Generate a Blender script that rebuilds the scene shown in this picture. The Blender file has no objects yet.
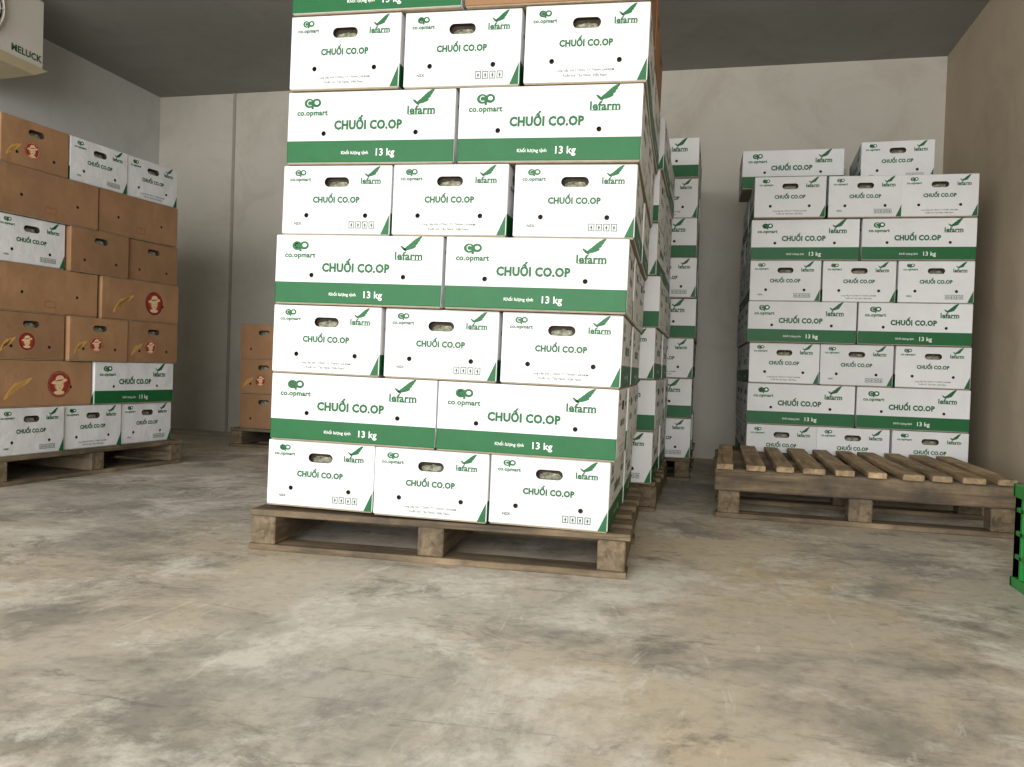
import bpy, bmesh, math, random
from mathutils import Matrix, Vector
random.seed(7)
scene=bpy.context.scene
COL=scene.collection

# ------------------------------------------------------------------ materials
def srgb(r,g,b):
    def c(v):
        v/=255.0
        return v/12.92 if v<=.04045 else ((v+.055)/1.055)**2.4
    return (c(r),c(g),c(b),1)
def newmat(name,rough=.7,metal=0,spec=.3):
    m=bpy.data.materials.new(name); m.use_nodes=True
    nt=m.node_tree; b=nt.nodes['Principled BSDF']
    b.inputs['Roughness'].default_value=rough; b.inputs['Metallic'].default_value=metal
    b.inputs['Specular IOR Level'].default_value=spec
    return m,nt,b
def noise(nt,scale,detail=4,rough=.55,vec=None,dist=0):
    n=nt.nodes.new('ShaderNodeTexNoise'); n.inputs['Scale'].default_value=scale
    n.inputs['Detail'].default_value=detail; n.inputs['Roughness'].default_value=rough; n.inputs['Distortion'].default_value=dist
    if vec is not None: nt.links.new(vec,n.inputs['Vector'])
    return n.outputs['Fac']
def ramp(nt,fac,stops):
    r=nt.nodes.new('ShaderNodeValToRGB'); e=r.color_ramp.elements
    while len(e)<len(stops): e.new(.5)
    for el,(p,c) in zip(e,stops):
        el.position=p; el.color=c if len(c)==4 else (*c,1)
    nt.links.new(fac,r.inputs['Fac']); return r.outputs['Color']
def mix(nt,a,b,fac,mode='MIX'):
    m=nt.nodes.new('ShaderNodeMix'); m.data_type='RGBA'; m.blend_type=mode
    for s,v in ((m.inputs[6],a),(m.inputs[7],b),(m.inputs[0],fac)):
        if hasattr(v,'links') or hasattr(v,'is_linked'): nt.links.new(v,s)
        else: s.default_value=v
    return m.outputs[2]
def coords(nt,kind='Object',scale=(1,1,1),rot=(0,0,0),loc=(0,0,0)):
    t=nt.nodes.new('ShaderNodeTexCoord'); mp=nt.nodes.new('ShaderNodeMapping')
    mp.inputs['Scale'].default_value=scale; mp.inputs['Rotation'].default_value=rot; mp.inputs['Location'].default_value=loc
    nt.links.new(t.outputs[kind],mp.inputs['Vector']); return mp.outputs['Vector']
def bump(nt,b,h,strength=.2,dist=.01):
    n=nt.nodes.new('ShaderNodeBump'); n.inputs['Strength'].default_value=strength; n.inputs['Distance'].default_value=dist
    nt.links.new(h,n.inputs['Height']); nt.links.new(n.outputs['Normal'],b.inputs['Normal'])
def simple(name,col,rough=.7,var=.08,scale=12,metal=0,spec=.3,bmp=.05,perobj=0,bs=6,bd=.004):
    m,nt,b=newmat(name,rough,metal,spec)
    v=coords(nt); f=noise(nt,scale,4,.6,v)
    d=tuple(c*(1-var*2) for c in col[:3]); l=tuple(min(1,c*(1+var)) for c in col[:3])
    c=ramp(nt,f,[(.3,d),(.7,l)])
    if perobj:
        oi=nt.nodes.new('ShaderNodeObjectInfo')
        c=mix(nt,c,ramp(nt,oi.outputs['Random'],[(0,(1-perobj,)*3),(1,(1,1,1))]),1.0,'MULTIPLY')
    nt.links.new(c,b.inputs['Base Color'])
    if bmp: bump(nt,b,noise(nt,scale*bs,3,.55,v),bmp,bd)
    return m

M_WHITE=simple('carton_white',srgb(222,223,224),.55,.03,5,bmp=.5,perobj=.11,bs=1.6,bd=.018)
M_GREEN=simple('print_green',srgb(22,94,50),.5,.04,20,bmp=0)
M_INKW=simple('print_white',srgb(235,240,235),.5,.01,20,bmp=0)
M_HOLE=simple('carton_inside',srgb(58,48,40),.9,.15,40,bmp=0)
M_BAG=simple('plastic_bag',srgb(142,144,122),.3,.35,60,spec=.5,bmp=.4)
M_GREY=simple('print_grey',srgb(60,90,74),.6,.02,20,bmp=0)
M_LIP=simple('carton_edge',srgb(150,135,112),.8,.1,30,bmp=0)
M_KRAFT=simple('kraft_cardboard',srgb(160,122,88),.75,.09,6,bmp=.4,perobj=.22,bs=1.6,bd=.014)
M_RED=simple('print_red',srgb(146,48,40),.6,.05,20,bmp=0)
M_CREAM=simple('print_cream',srgb(220,190,150),.6,.04,20,bmp=0)
M_YEL=simple('print_yellow',srgb(196,152,84),.6,.04,20,bmp=0)

# wood
def wood(name,dark,light,axis,dirt=.9):
    m,nt,b=newmat(name,.85,0,.15)
    sc=(2.5,28,28) if axis==0 else (28,2.5,28)
    v=coords(nt,'Object',sc); f=noise(nt,1.0,6,.65,v,.6)
    c1=ramp(nt,f,[(.28,dark),(.5,tuple((a+c)/2 for a,c in zip(dark,light))),(.72,light)])
    v2=coords(nt); g=noise(nt,4,5,.65,v2)
    c2=mix(nt,c1,(.060,.052,.043,1),ramp(nt,g,[(.40,(0,0,0)),(.70,(dirt,dirt,dirt))]))
    nt.links.new(c2,b.inputs['Base Color']); bump(nt,b,f,.6,.008); return m
M_WOODX=wood('pallet_wood_x',srgb(70,60,48)[:3],srgb(150,132,106)[:3],0)
M_WOODY=wood('pallet_wood_y',srgb(72,62,50)[:3],srgb(150,132,106)[:3],1)
M_SLAT=wood('pallet_slat_sunbleached',srgb(112,92,68)[:3],srgb(206,180,142)[:3],1,.6)

# floor
def floor_mat():
    m,nt,b=newmat('concrete_floor',.6,0,.3)
    v=coords(nt); big=noise(nt,.5,4,.6,v,.3); med=noise(nt,1.3,12,.72,v,.25); fine=noise(nt,30,6,.7,v)
    base=ramp(nt,big,[(.36,srgb(182,179,170)),(.5,srgb(194,184,166)),(.64,srgb(204,186,154))])
    c=mix(nt,base,srgb(140,135,126),ramp(nt,med,[(.40,(.85,.85,.85)),(.51,(0,0,0))]))
    lt=ramp(nt,noise(nt,1.9,12,.74,coords(nt,'Object',(1,1,1),(0,0,1.2),(3,1,0)),.3),[(.50,(0,0,0)),(.60,(.8,.8,.8))])
    c=mix(nt,c,srgb(222,217,205),lt)
    sc=ramp(nt,noise(nt,2.4,12,.78,coords(nt,'Object',(1,1.5,1),(0,0,.5),(7,2,0)),.6),[(.55,(0,0,0)),(.64,(.7,.7,.7))])
    c=mix(nt,c,srgb(124,118,108),sc)
    s2=ramp(nt,noise(nt,2.6,5,.7,coords(nt,'Object',(.8,4.5,1),(0,0,-.35)),2.2),[(.60,(0,0,0)),(.68,(.45,.45,.45))])
    c=mix(nt,c,srgb(108,103,96),s2)
    s3=ramp(nt,noise(nt,2.2,5,.7,coords(nt,'Object',(3.5,.8,1),(0,0,.5)),2.4),[(.61,(0,0,0)),(.69,(.45,.45,.45))])
    c=mix(nt,c,srgb(226,221,210),s3)
    spk=ramp(nt,fine,[(.32,(.76,.76,.76)),(.5,(.96,.96,.96)),(.75,(1.0,1.0,1.0))])
    c=mix(nt,c,spk,1.0,'MULTIPLY')
    nt.links.new(c,b.inputs['Base Color'])
    nt.links.new(ramp(nt,med,[(.3,(.5,.5,.5)),(.7,(.75,.75,.75))]),b.inputs['Roughness'])
    bump(nt,b,fine,.15,.006); return m
def wall_mat(name,c0,c1,stain):
    m,nt,b=newmat(name,.85,0,.2)
    v=coords(nt); f=noise(nt,.9,6,.62,v,.5)
    c=ramp(nt,f,[(.3,c0),(.7,c1)])
    s=ramp(nt,noise(nt,2.2,8,.72,v,1.0),[(.48,(0,0,0)),(.72,(.55,.55,.55))])
    c=mix(nt,c,stain,s); nt.links.new(c,b.inputs['Base Color'])
    bump(nt,b,noise(nt,30,4,.6,v),.08,.005); return m
M_FLOOR=floor_mat()
M_WBACK=wall_mat('plaster_back',srgb(192,188,177),srgb(205,200,187),srgb(172,165,150))
M_WLEFT=wall_mat('plaster_left',srgb(196,196,194),srgb(207,207,203),srgb(182,181,175))
M_WRIGHT=wall_mat('plaster_right',srgb(186,172,151),srgb(198,183,159),srgb(170,154,131))
M_CEIL=wall_mat('ceiling_board',srgb(142,141,135),srgb(154,153,147),srgb(130,128,121))
M_TRIM=simple('panel_joint',srgb(160,156,146),.7,.05,8)

# ------------------------------------------------------------------ mesh tools
class B:
    """accumulates parts into one mesh"""
    def __init__(s,mats): s.bm=bmesh.new(); s.mats=mats
    def box(s,x0,x1,y0,y1,z0,z1,mi=0,M=None,bev=0):
        r=bmesh.ops.create_cube(s.bm,size=1.0)['verts']
        for v in r:
            v.co=Vector(((v.co.x+.5)*(x1-x0)+x0,(v.co.y+.5)*(y1-y0)+y0,(v.co.z+.5)*(z1-z0)+z0))
        fs=set(f for v in r for f in v.link_faces)
        for f in fs: f.material_index=mi
        if bev:
            es=list(set(e for v in r for e in v.link_edges))
            o=bmesh.ops.bevel(s.bm,geom=es,offset=bev,segments=1,affect='EDGES',profile=.5,material=mi)
            r=list(set(v for f in o['faces'] for v in f.verts)|set(v for v in r if v.is_valid))
        if M is not None:
            for v in r: v.co=M@v.co
    def cyl(s,c,r,h,axis='Z',mi=0,n=24,r2=None):
        R={'Z':Matrix(),'X':Matrix.Rotation(math.pi/2,4,'Y'),'Y':Matrix.Rotation(math.pi/2,4,'X')}[axis]
        o=bmesh.ops.create_cone(s.bm,cap_ends=True,segments=n,radius1=r,radius2=r if r2 is None else r2,depth=h,matrix=Matrix.Translation(c)@R)['verts']
        for f in set(f for v in o for f in v.link_faces): f.material_index=mi
    def torus(s,c,R,r,axis='X',mi=0,n=32,k=6):
        ring=[]
        for i in range(n):
            a=2*math.pi*i/n; row=[]
            for j in range(k):
                b=2*math.pi*j/k; rr=R+r*math.cos(b); p=(rr*math.cos(a),rr*math.sin(a),r*math.sin(b))
                if axis=='X': p=(p[2],p[0],p[1])
                if axis=='Y': p=(p[0],p[2],p[1])
                row.append(s.bm.verts.new(Vector(c)+Vector(p)))
            ring.append(row)
        for i in range(n):
            for j in range(k):
                f=s.bm.faces.new((ring[i][j],ring[(i+1)%n][j],ring[(i+1)%n][(j+1)%k],ring[i][(j+1)%k])); f.material_index=mi
    def poly(s,F,pts,mi):
        o,r,u,n=F
        vs=[s.bm.verts.new(o+r*p[0]+u*p[1]+n*(p[2] if len(p)>2 else .0006)) for p in pts]
        try: f=s.bm.faces.new(vs); f.material_index=mi
        except ValueError: pass
    def mesh2d(s,F,vf,scale,cx,cy,mi,off=.0006,ky=1.0):
        o,r,u,n=F; vs=[s.bm.verts.new(o+r*(p[0]*scale+cx)+u*(p[1]*scale*ky+cy)+n*off) for p in vf[0]]
        for fc in vf[1]:
            try: f=s.bm.faces.new([vs[i] for i in fc]); f.material_index=mi
            except ValueError: pass
    def ell(s,F,cx,cy,rx,ry,mi,n=20,rot=0,off=.0006):
        c,sn=math.cos(rot),math.sin(rot)
        s.poly(F,[(cx+rx*math.cos(a)*c-ry*math.sin(a)*sn,cy+rx*math.cos(a)*sn+ry*math.sin(a)*c,off) for a in [2*math.pi*i/n for i in range(n)]],mi)
    def rect(s,F,x0,y0,x1,y1,mi,off=.0006): s.poly(F,[(x0,y0,off),(x1,y0,off),(x1,y1,off),(x0,y1,off)],mi)
    def frame(s,F,x0,y0,x1,y1,t,mi):
        s.rect(F,x0,y0,x1,y0+t,mi); s.rect(F,x0,y1-t,x1,y1,mi); s.rect(F,x0,y0+t,x0+t,y1-t,mi); s.rect(F,x1-t,y0+t,x1,y1-t,mi)
    def ring(s,F,cx,cy,ro,ri,mi,a0=0,a1=2*math.pi,n=18,sx=1):
        for i in range(n):
            a=a0+(a1-a0)*i/n; b=a0+(a1-a0)*(i+1)/n
            s.poly(F,[(cx+ro*math.cos(a)*sx,cy+ro*math.sin(a)),(cx+ro*math.cos(b)*sx,cy+ro*math.sin(b)),(cx+ri*math.cos(b)*sx,cy+ri*math.sin(b)),(cx+ri*math.cos(a)*sx,cy+ri*math.sin(a))],mi)
    def obj(s,name,loc=(0,0,0),rot=(0,0,0),link=True):
        me=bpy.data.meshes.new(name); s.bm.to_mesh(me); s.bm.free()
        for m in s.mats: me.materials.append(m)
        if not link: return me
        o=bpy.data.objects.new(name,me); o.location=loc; o.rotation_euler=rot; COL.objects.link(o); return o

def text_vf(body,bold=.012):
    c=bpy.data.curves.new('t','FONT'); c.body=body; c.size=1; c.resolution_u=2; c.offset=bold; c.space_character=1+bold*1.2
    o=bpy.data.objects.new('t',c); COL.objects.link(o)
    dg=bpy.context.evaluated_depsgraph_get(); me=bpy.data.meshes.new_from_object(o.evaluated_get(dg))
    vs=[(v.co.x,v.co.y) for v in me.vertices]; fs=[tuple(p.vertices) for p in me.polygons]
    bpy.data.objects.remove(o); bpy.data.curves.remove(c); bpy.data.meshes.remove(me)
    x0=min(v[0] for v in vs); x1=max(v[0] for v in vs)
    cap=.35
    vs=[((v[0]-(x0+x1)/2)/(x1-x0),(v[1]-cap)/(x1-x0)) for v in vs]
    return vs,fs
T_NAME=text_vf('CHUỐI CO.OP',.055); T_MART=text_vf('co.opmart',.04); T_FARM=text_vf('lefarm',.034)
T_KG=text_vf('13 kg',.014); T_NET=text_vf('Khối lượng tịnh',.008)
T_L1=text_vf('Cung cấp bởi CÔNG TY TNHH LAFARM',.016); T_L2=text_vf('Xuất xứ: Tây Ninh, Việt Nam',.016); T_NSX=text_vf('NSX:',.03)
T_UNIT=text_vf('MELUCK',.03)

L,W,H=.55,.365,.22
G=.0022
def frames(l,w):
    return {'-y':(Vector((0,-w/2,0)),Vector((1,0,0)),Vector((0,0,1)),Vector((0,-1,0))),
            '+y':(Vector((0,w/2,0)),Vector((-1,0,0)),Vector((0,0,1)),Vector((0,1,0))),
            '+x':(Vector((l/2,0,0)),Vector((0,1,0)),Vector((0,0,1)),Vector((1,0,0))),
            '-x':(Vector((-l/2,0,0)),Vector((0,-1,0)),Vector((0,0,1)),Vector((-1,0,0)))}
def logos(b,F,cx1,cy1,s1,cx2,cy2,s2,G_):
    b.ell(F,cx1-.011*s1,cy1+.013*s1,.0155*s1,.0135*s1,G_,18); b.ell(F,cx1+.012*s1,cy1+.014*s1,.0145*s1,.0125*s1,G_,18,0,.0007)
    b.rect(F,cx1-.0035*s1,cy1-.004*s1,cx1+.0035*s1,cy1+.014*s1,G_,.0008)
    b.ring(F,cx1-.010*s1,cy1+.0135*s1,.0085*s1,.0055*s1,2,.8,2*math.pi-.8,12)
    b.ell(F,cx1+.013*s1,cy1+.0145*s1,.0068*s1,.0055*s1,2,14,0,.0010)
    b.mesh2d(F,T_MART,.098*s1,cx1,cy1-.014*s1,G_)
    for k in range(4):
        b.ell(F,cx2+(.002+k*.0065)*s2,cy2+(.013+k*.0072)*s2,.021*s2,.0052*s2,G_,12,.25+.12*k,.0006+.0001*k)
    b.ell(F,cx2-.016*s2,cy2+.011*s2,.013*s2,.0036*s2,G_,10,-.7)
    b.mesh2d(F,T_FARM,.084*s2,cx2,cy2-.010*s2,G_)
    b.rect(F,cx2-.038*s2,cy2-.0235*s2,cx2+.038*s2,cy2-.0215*s2,G_)
def carton(name,kind):
    l,w=L-G*2,W-G*2
    bm=bmesh.new(); bmesh.ops.create_cube(bm,size=1)
    for v in bm.verts: v.co=Vector((v.co.x*l,v.co.y*w,(v.co.z+.5)*(H-.006)+.004))
    bmesh.ops.subdivide_edges(bm,edges=bm.edges[:],cuts=3,use_grid_fill=True)
    for v in bm.verts:
        bx=1-(2*v.co.x/l)**2; by=1-(2*v.co.y/w)**2
        if abs(v.co.z-(H-.002))<1e-4: v.co.z-=.002*max(0,bx)*max(0,by)
    me=bpy.data.meshes.new(name+'_b')
    ed=[e for e in bm.edges if len(e.link_faces)==2 and e.calc_face_angle(0)>1.2]
    bmesh.ops.bevel(bm,geom=ed,offset=.0035,segments=2,affect='EDGES',profile=.5)
    bm.to_mesh(me); bm.free()
    body=bpy.data.objects.new('b',me); COL.objects.link(body)
    c=B([])
    for sx in (-1,1):
        X=sx*(l/2)
        c.box(X-.018,X+.018,-.026,.026,.151,.181); c.cyl((X,-.026,.166),.015,.036,'X',0,16); c.cyl((X,.026,.166),.015,.036,'X',0,16)
    cm1=c.obj('c1')
    c=B([])
    for sx in (-1,1):
        X=sx*(l/2)
        for yy in (-.098,.098): c.cyl((X,yy,.062),.0075,.03,'X',0,14)
    for sy in (-1,1):
        for xx in (-.150,.150): c.cyl((xx,sy*w/2,.092),.0075,.03,'Y',0,14)
    cm2=c.obj('c2')
    for cc in (cm1,cm2):
        md=body.modifiers.new('m','BOOLEAN'); md.operation='DIFFERENCE'; md.object=cc; md.solver='EXACT'; md.use_self=True
    dg=bpy.context.evaluated_depsgraph_get(); dg.update()
    me2=bpy.data.meshes.new_from_object(body.evaluated_get(dg))
    for o in (body,cm1,cm2): bpy.data.objects.remove(o)
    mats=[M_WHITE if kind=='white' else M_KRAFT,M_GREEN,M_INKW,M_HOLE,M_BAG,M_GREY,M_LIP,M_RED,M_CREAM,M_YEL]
    b=B(mats); b.bm.from_mesh(me2)
    bz=.070
    bmesh.ops.bisect_plane(b.bm,geom=b.bm.verts[:]+b.bm.edges[:]+b.bm.faces[:],plane_co=(0,0,bz),plane_no=(0,0,1))
    for f in b.bm.faces:
        p=f.calc_center_median(); f.material_index=0; f.smooth=False
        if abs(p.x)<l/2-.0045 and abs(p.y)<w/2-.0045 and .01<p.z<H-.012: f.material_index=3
        elif kind=='white' and p.z<bz and abs(abs(p.y)-w/2)<.0012 : f.material_index=1
    b.box(-l/2+.004,l/2-.004,-w/2+.004,w/2-.004,0,.0045,6)
    for sx in (-1,1):
        o=bmesh.ops.create_icosphere(b.bm,subdivisions=3,radius=1,matrix=Matrix.Translation((sx*(l/2-.0175),0,.158))@Matrix.Diagonal((.0095,.034,.012,1)))['verts']
        for v in o: v.co+=Vector((random.uniform(-.002,.002),random.uniform(-.002,.002),random.uniform(-.0035,.0035)))
        for f in set(f for v in o for f in v.link_faces): f.material_index=4
    FR=frames(l,w)
    b.rect((Vector((0,0,H-.0035)),Vector((1,0,0)),Vector((0,1,0)),Vector((0,0,1))),-l/2+.05,-.002,l/2-.05,.002,6,.0008)
    if kind=='white':
        for k in ('-y','+y'):
            F=FR[k]
            logos(b,F,-.190,.170,1.05,.165,.168,1.05,1)
            b.mesh2d(F,T_NAME,.222,-.005,.117,1,ky=1.12)
            b.mesh2d(F,T_NET,.088,-.045,.034,2); b.mesh2d(F,T_KG,.060,.055,.035,2)
        for k,va in (('+x',0),('-x',1)):
            F=FR[k]
            logos(b,F,-.122,.185,.72,.112,.178,.78,1)
            b.mesh2d(F,T_NAME,.156,.0,.111,1,ky=1.12)
            b.poly(F,[(w/2-.030,.005),(w/2-.0035,.005),(w/2-.0035,.066)],1)
            if va==0:
                b.mesh2d(F,T_L1,.17,0,.036,5); b.mesh2d(F,T_L2,.13,0,.022,5)
            else:
                b.mesh2d(F,T_NSX,.026,-.125,.036,5)
                for i in range(4):
                    x=.045+i*.022; b.frame(F,x,.022,x+.018,.044,.0022,5)
                    b.poly(F,[(x+.005,.031),(x+.013,.031),(x+.009,.040)],5); b.rect(F,x+.0075,.026,x+.0105,.031,5)
    elif kind=='emblem':
        def emb(F,cx,cy,R):
            b.ell(F,cx,cy,R,R,7,32); b.ring(F,cx,cy,R*.93,R*.86,8,0,2*math.pi,32)
            b.ell(F,cx,cy-R*.05,R*.42,R*.45,9,20,0,.0008)
            b.ell(F,cx+R*.03,cy-R*.12,R*.30,R*.36,8,20,0,.0011)
            b.ell(F,cx,cy+R*.22,R*.70,R*.17,8,24,.18,.0013)
            b.ell(F,cx+R*.02,cy+R*.42,R*.36,R*.26,8,18,.15,.0014)
            b.ell(F,cx+R*.01,cy+R*.30,R*.36,R*.05,7,16,.18,.0016)
            b.ell(F,cx,cy-R*.62,R*.46,R*.16,8,20,0,.0009)
            b.ell(F,cx-R*.07,cy-R*.06,R*.045,R*.03,7,8,0,.0014); b.ell(F,cx+R*.13,cy-R*.06,R*.045,R*.03,7,8,0,.0014)
            b.ell(F,cx+R*.03,cy-R*.28,R*.10,R*.035,7,10,0,.0014)
        for k in ('-y','+y'):
            F=FR[k]; emb(F,.085,.105,.064)
            for i in range(4): b.ell(F,-.17+i*.022,.075+i*.012,.05,.010,9,16,.9-.12*i,.0007)
        for k in ('+x','-x'):
            F=FR[k]; emb(F,-.02,.085,.040)
            for i in range(3): b.ell(F,-.135+i*.016,.065+i*.008,.035,.007,9,14,1.0-.15*i,.0007)
    else:
        for k in ('-y','+y'):
            b.frame(FR[k],-.03,.03,.03,.06,.002,7)
    return b.obj(name,link=False)
ME={'w':carton('carton_white','white'),'p':carton('carton_kraft_plain','plain'),'e':carton('carton_kraft_printed','emblem')}

def add_box(parent,kind,x,y,z,ang,nm,jit=1.0,sz=1.0,sw=1.0):
    o=bpy.data.objects.new(nm,ME[kind]); COL.objects.link(o); o.parent=parent
    o.location=(x+random.uniform(-.0015,.0015)*jit,y+random.uniform(-.006,.006)*jit,z); o.rotation_euler=(0,0,ang+random.uniform(-.008,.008)*jit)
    o.scale=(sw,sw,sz)
def stack(name,loc,rotz,rows,tilt=0,spread=0,lean=0,fwd=0,heights=None,jit=1.0,shift=None):
    e=bpy.data.objects.new(name,None); COL.objects.link(e); e.location=loc; e.rotation_euler=(0,tilt,rotz); e.empty_display_size=.2
    TW=3*W+.006; z=0
    for r,row in enumerate(rows):
        hh=heights[r] if heights else H; s=1+spread*r; dx=lean*r+(shift[r] if shift else 0)+random.uniform(-.004,.004)*jit; fy=-fwd*r+random.uniform(-.008,.008)*jit
        n=len(row)
        for d in range(2 if n==3 else 3):
            for i,ch in enumerate(row):
                if ch=='.': continue
                if d>0 and ch!='w' and random.random()<.5: ch='p'
                if n==3:
                    x=TW/2+(i-1)*(W+.003)*s+dx; y=L/2+d*(L+.002)+fy
                    a=math.pi/2 if ((r//2+i)%2 if ch=='w' else 0)==0 else -math.pi/2
                else:
                    x=TW/2+(i-.5)*(L+.003)*s+dx; y=W/2+d*(W+.002)+fy; a=0 if d%2==0 else math.pi
                add_box(e,ch,x,y,z,a,'box_%d_%d_%d'%(r+1,d+1,i+1),jit,hh/H,1)
        z+=hh
    return e
# ------------------------------------------------------------------ pallets
def pallet(name,loc,rotz,w=1.18,d=1.10,h=.128,top=7,sl=.105,seed=1,topmat=None,th=.02):
    rnd=random.Random(seed); b=B([M_WOODX,M_WOODY,topmat or M_WOODX]); t=.020
    def J(a): return rnd.uniform(-a,a)
    for i,y in enumerate((0,d/2-.05,d-.10)):
        b.box(0+J(.008),w+J(.008),y,y+.10,0,t,0,None,.002)
    for i,x in enumerate((0.0,w/2-.045,w-.09)):
        b.box(x+.004,x+.086,.004+J(.004),d-.004,t,h-th,1,None,.004)
    pitch=(d-sl)/(top-1)
    for i in range(top):
        y=i*pitch; s2=sl*(1+J(.1))
        M=Matrix.Translation((w/2,y+sl/2,h-th/2))@Matrix.Rotation(J(.010),4,'Z')
        b.box(-w/2+J(.014),w/2+J(.014),-s2/2,s2/2,-th/2,th/2,2,M,.003)
        for x in (-w/2+.045,0,w/2-.045):
            b.cyl(M@Vector((x+J(.015),J(.02),th/2-.0006)),.003,.002,'Z',1,6)
    return b.obj(name,loc,(0,0,rotz))
def block_pallet(name,loc,rotz,w,d,seed):
    """slats run front to back on three lateral beams, standing on blocks and base boards"""
    rnd=random.Random(seed); b=B([M_WOODX,M_WOODY,M_SLAT])
    def J(a): return rnd.uniform(-a,a)
    for y in (0,d/2-.05,d-.10):
        b.box(J(.01),w+J(.01),y,y+.10,0,.022,0,None,.003)
        for x in (0.0,w/2-.05,w-.10):
            b.box(x+.004+J(.004),x+.096,y+.004,y+.094,.022,.115,1,None,.004)
        b.box(-.01+J(.008),w+.01+J(.008),y+.012,y+.088,.115,.208,0,None,.005)
    n=10; sl=.078; pitch=(w-sl)/(n-1)
    for i in range(n):
        s2=sl*(1+J(.12)); M=Matrix.Translation((i*pitch+sl/2,d/2+J(.006),.208+.012))@Matrix.Rotation(J(.018),4,'Z')
        b.box(-s2/2,s2/2,-d/2-.015+J(.012),d/2+.01+J(.01),-.012,.012,2,M,.003)
        for y in (-d/2+.05,0,d/2-.05): b.cyl(M@Vector((J(.02),y+J(.01),.0115)),.0035,.002,'Z',1,6)
    return b.obj(name,loc,(0,0,rotz))

# ------------------------------------------------------------------ room  (x right, y depth, camera near origin)
XL,XR,YB,YF,ZC=-4.58,1.5,6.0,-1.6,2.80
def slab(name,x0,x1,y0,y1,z0,z1,m):
    b=B([m]); b.box(x0,x1,y0,y1,z0,z1); return b.obj(name)
slab('floor',XL-.15,XR+.15,YF-4,YB+.15,-.12,0,M_FLOOR)
slab('ceiling',XL-.15,XR+.15,YF-.15,YB+.15,ZC,ZC+.12,M_CEIL)
slab('wall_back',XL-.15,XR+.15,YB,YB+.15,0,ZC,M_WBACK)
slab('wall_left',XL-.15,XL,YF,YB,0,ZC,M_WLEFT)
slab('wall_right',XR,XR+.15,YF,YB,0,ZC,M_WRIGHT)
b=B([M_WLEFT]); dx0,dx1,dz=-3.9,1.3,2.6
b.box(XL-.15,dx0,YF-.15,YF,0,ZC); b.box(dx1,XR+.15,YF-.15,YF,0,ZC); b.box(dx0,dx1,YF-.15,YF,dz,ZC); b.obj('wall_front')
b=B([M_TRIM])
for x in (-3.87,): b.box(x-.012,x+.012,YB-.008,YB,0,ZC)
b.obj('trim_1')

# ------------------------------------------------------------------ stacks
PH=.130
pallet('wooden_pallet',(-1.400,2.315,0),.043,1.195,1.10,PH,7,seed=3)
st=stack('banana_box_stack',(-1.362,2.330,PH+.0145),.032,['www','ww','www','ww','www','ww','www','wp'],tilt=.0125,spread=.001,lean=.0075,fwd=.006,
      heights=[.212,.213,.217,.218,.219,.226,.230,.22],shift=[0,.004,.004,.0,.0,.0,.004,.0],jit=1.5)
pallet('wooden_pallet.001',(-1.34,3.56,0),.0,1.15,1.03,PH,7,seed=4)
stack('banana_box_stack.001',(-1.310,3.50,PH+.001),.0,['www','ww','www','ww','www','ww','www'],spread=.001,jit=2,heights=[.223]*7)
pallet('wooden_pallet.002',(-1.22,4.66,0),.0,1.15,1.10,PH,7,seed=5)
stack('banana_box_stack.002',(-1.175,4.65,PH+.001),.0,['www','ww','www','ww','www','ww','www','ww'],spread=.001,jit=2,heights=[.225]*8)
# right stack
pallet('wooden_pallet.003',(.18,4.70,0),.012,1.14,1.0,PH,7,seed=6)
rs=stack('banana_box_stack.003',(.210,4.54,PH+.001),.013,['www','ww','www','ww','www','ww','www'],spread=-.0008,jit=2)
add_box(rs,'w',.225,.45,7*H,0,'box_8_1',1); add_box(rs,'w',.760,.42,7*H,math.pi/2-.06,'box_8_2',.5)
add_box(rs,'w',.30,.85,7*H,0,'box_8_3',1)
# left stack
a=1.463; fx,fy=-2.955,4.054
ox,oy=fx-1.10*math.cos(a),fy-1.10*math.sin(a)
pallet('wooden_pallet.004',(ox+.03-.03*math.cos(a),oy-.03*math.sin(a)-.01,0),a,1.17,1.06,PH,7,seed=7)
stack('mixed_box_stack',(ox,oy,PH+.001),a,['www','ew','eee','pe','wpp','pp','eww'],jit=2.5,spread=.001,shift=[-.015,-.015,0,.0,.0,-.01,.01])
# small brown stack at the back
pallet('wooden_pallet.005',(-3.2,5.0,0),0,1.15,.62,PH,5,seed=8)
bs=bpy.data.objects.new('brown_box_stack',None); COL.objects.link(bs); bs.location=(-3.15,5.03,PH+.001)
for r in range(3):
    for i in range(3): add_box(bs,'e' if (r+i)%2 else 'p',W/2+i*(W+.003),L/2,r*.24,math.pi/2,'box_%d_%d'%(r,i),2,.24/.22)

# spare pallet on the right
block_pallet('empty_pallet',(.06,3.55,0),-.010,1.15,.95,11)

# ------------------------------------------------------------------ green crate
M_PLG=simple('green_plastic',srgb(38,140,62),.35,.05,10,spec=.5,bmp=0)
b=B([M_PLG]); cw,cd_,ch=.42,.58,.31; t=.012
b.box(0,cw,0,cd_,0,.012)
for z0,z1 in ((.0,.03),(.085,.10),(.155,.17),(.225,.24),(ch-.04,ch)):
    e=.006 if z1>=ch or z0==0 else 0
    b.box(-e,cw+e,-e,t,z0,z1,0,None,.002); b.box(-e,cw+e,cd_-t,cd_+e,z0,z1,0,None,.002)
    b.box(-e,t,0,cd_,z0,z1,0,None,.002); b.box(cw-t,cw+e,0,cd_,z0,z1,0,None,.002)
for i in range(10):
    x=i*(cw-.012)/9; b.box(x,x+.012,0,t,0,ch); b.box(x,x+.012,cd_-t,cd_,0,ch)
for i in range(13):
    y=i*(cd_-.012)/12; b.box(0,t,y,y+.012,0,ch); b.box(cw-t,cw,y,y+.012,0,ch)
b.obj('plastic_crate',(.920,2.14,0),(0,0,.0))

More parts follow.
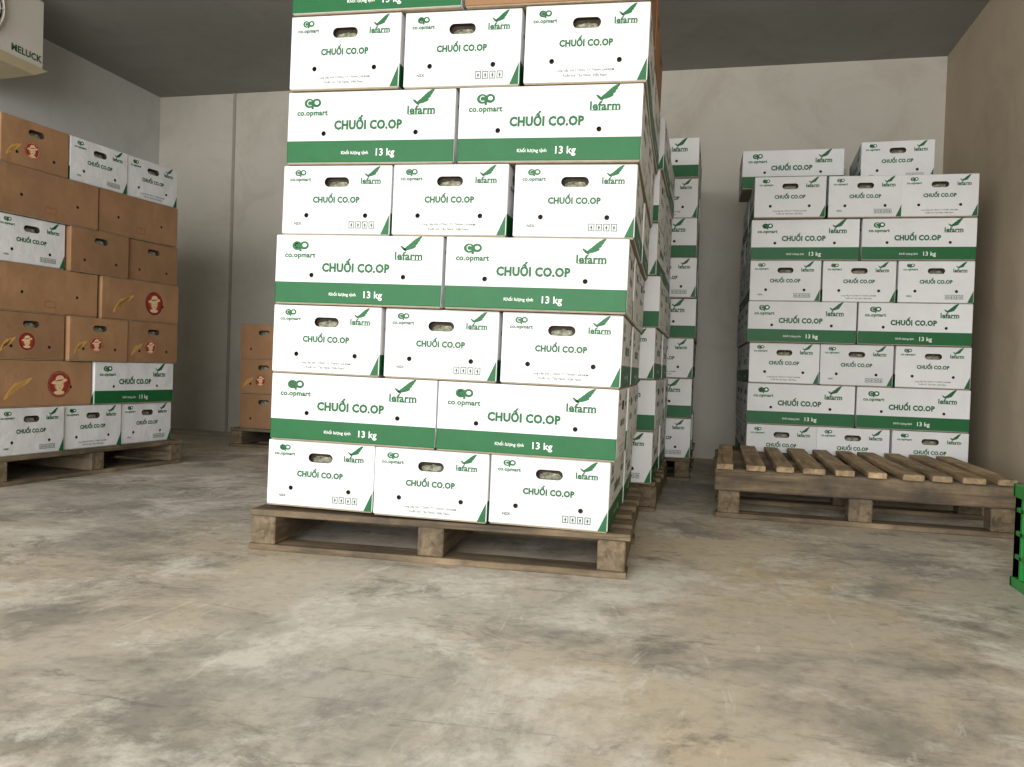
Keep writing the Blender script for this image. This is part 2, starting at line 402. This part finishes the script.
# ------------------------------------------------------------------ evaporator unit hanging by the left wall
M_PAINT=simple('enamel_offwhite',srgb(222,218,206),.35,.02,4,spec=.5,bmp=0)
M_DARK=simple('fan_dark',srgb(40,40,42),.6,.05,10,bmp=0)
M_TRAY=simple('drip_tray',srgb(206,192,156),.4,.04,5,bmp=0)
b=B([M_PAINT,M_DARK,M_TRAY,M_GREY])
ux0,ux1,uy0,uy1,uz0,uz1=XL+.04,-3.99,2.35,4.15,2.27,2.74
b.box(ux0,ux1,uy0,uy1,uz0+.05,uz1,0,None,.012)
vs=[b.bm.verts.new(p) for p in [(ux0+.02,uy0+.01,uz0+.05),(ux1+.02,uy0+.01,uz0+.05),(ux1+.02,uy1+.01,uz0+.05),(ux0+.02,uy1+.01,uz0+.05),(ux0+.06,uy0+.05,uz0-.01),(ux1-.03,uy0+.05,uz0+.015),(ux1-.03,uy1-.04,uz0+.015),(ux0+.06,uy1-.04,uz0-.01)]]
for q in ((0,1,5,4),(1,2,6,5),(2,3,7,6),(3,0,4,7),(4,5,6,7)):
    f=b.bm.faces.new([vs[i] for i in q]); f.material_index=2
for yc in (2.90,3.66):
    b.cyl((ux1+.004,yc,uz0+.28),.165,.03,'X',1,32)
    for R in (.05,.08,.11,.14,.17): b.torus((ux1+.03,yc,uz0+.28),R,.004,'X',0)
    b.torus((ux1+.01,yc,uz0+.28),.178,.014,'X',0)
    b.cyl((ux1+.03,yc,uz0+.28),.03,.02,'X',0,16)
    for k in range(6):
        M=Matrix.Translation((ux1+.03,yc,uz0+.28))@Matrix.Rotation(k*math.pi/6,4,'X'); b.box(-.003,.003,-.172,.172,-.003,.003,0,M)
F=(Vector((ux1,0,0)),Vector((0,1,0)),Vector((0,0,1)),Vector((1,0,0)))
b.mesh2d(F,T_UNIT,.22,4.02,uz0+.11,1,.002) if False else b.mesh2d(F,T_UNIT,.22,4.02,uz0+.11,3,.002)
for yy in (2.5,4.0):
    for xx in (ux0+.08,ux1-.08): b.cyl((xx,yy,2.77),.008,.06,'Z',1,8)
b.obj('evaporator_unit')

# ------------------------------------------------------------------ camera
cam=bpy.data.cameras.new('camera'); co=bpy.data.objects.new('camera',cam); COL.objects.link(co)
cam.sensor_width=36; cam.lens=809.16/1024*36; cam.clip_start=.05
co.matrix_world=Matrix.Translation((0,0,.6065))@Matrix.Rotation(.235,4,'Z')@Matrix.Rotation(math.pi/2-.019,4,'X')@Matrix.Rotation(.033,4,'Z')
scene.camera=co
# ------------------------------------------------------------------ light
w=bpy.data.worlds.new('world'); scene.world=w; w.use_nodes=True
w.node_tree.nodes['Background'].inputs[0].default_value=(.88,.93,1,1); w.node_tree.nodes['Background'].inputs[1].default_value=.8
al=bpy.data.lights.new('daylight_door','AREA'); al.shape='RECTANGLE'; al.size=6; al.size_y=3; al.energy=570; al.color=(1,.985,.96)
ao=bpy.data.objects.new('daylight_door',al); COL.objects.link(ao); ao.location=(-1.3,YF-1.8,1.7); ao.rotation_euler=(math.radians(86),0,0)
scene.view_settings.view_transform='Standard'; scene.view_settings.look='None'; scene.view_settings.exposure=0
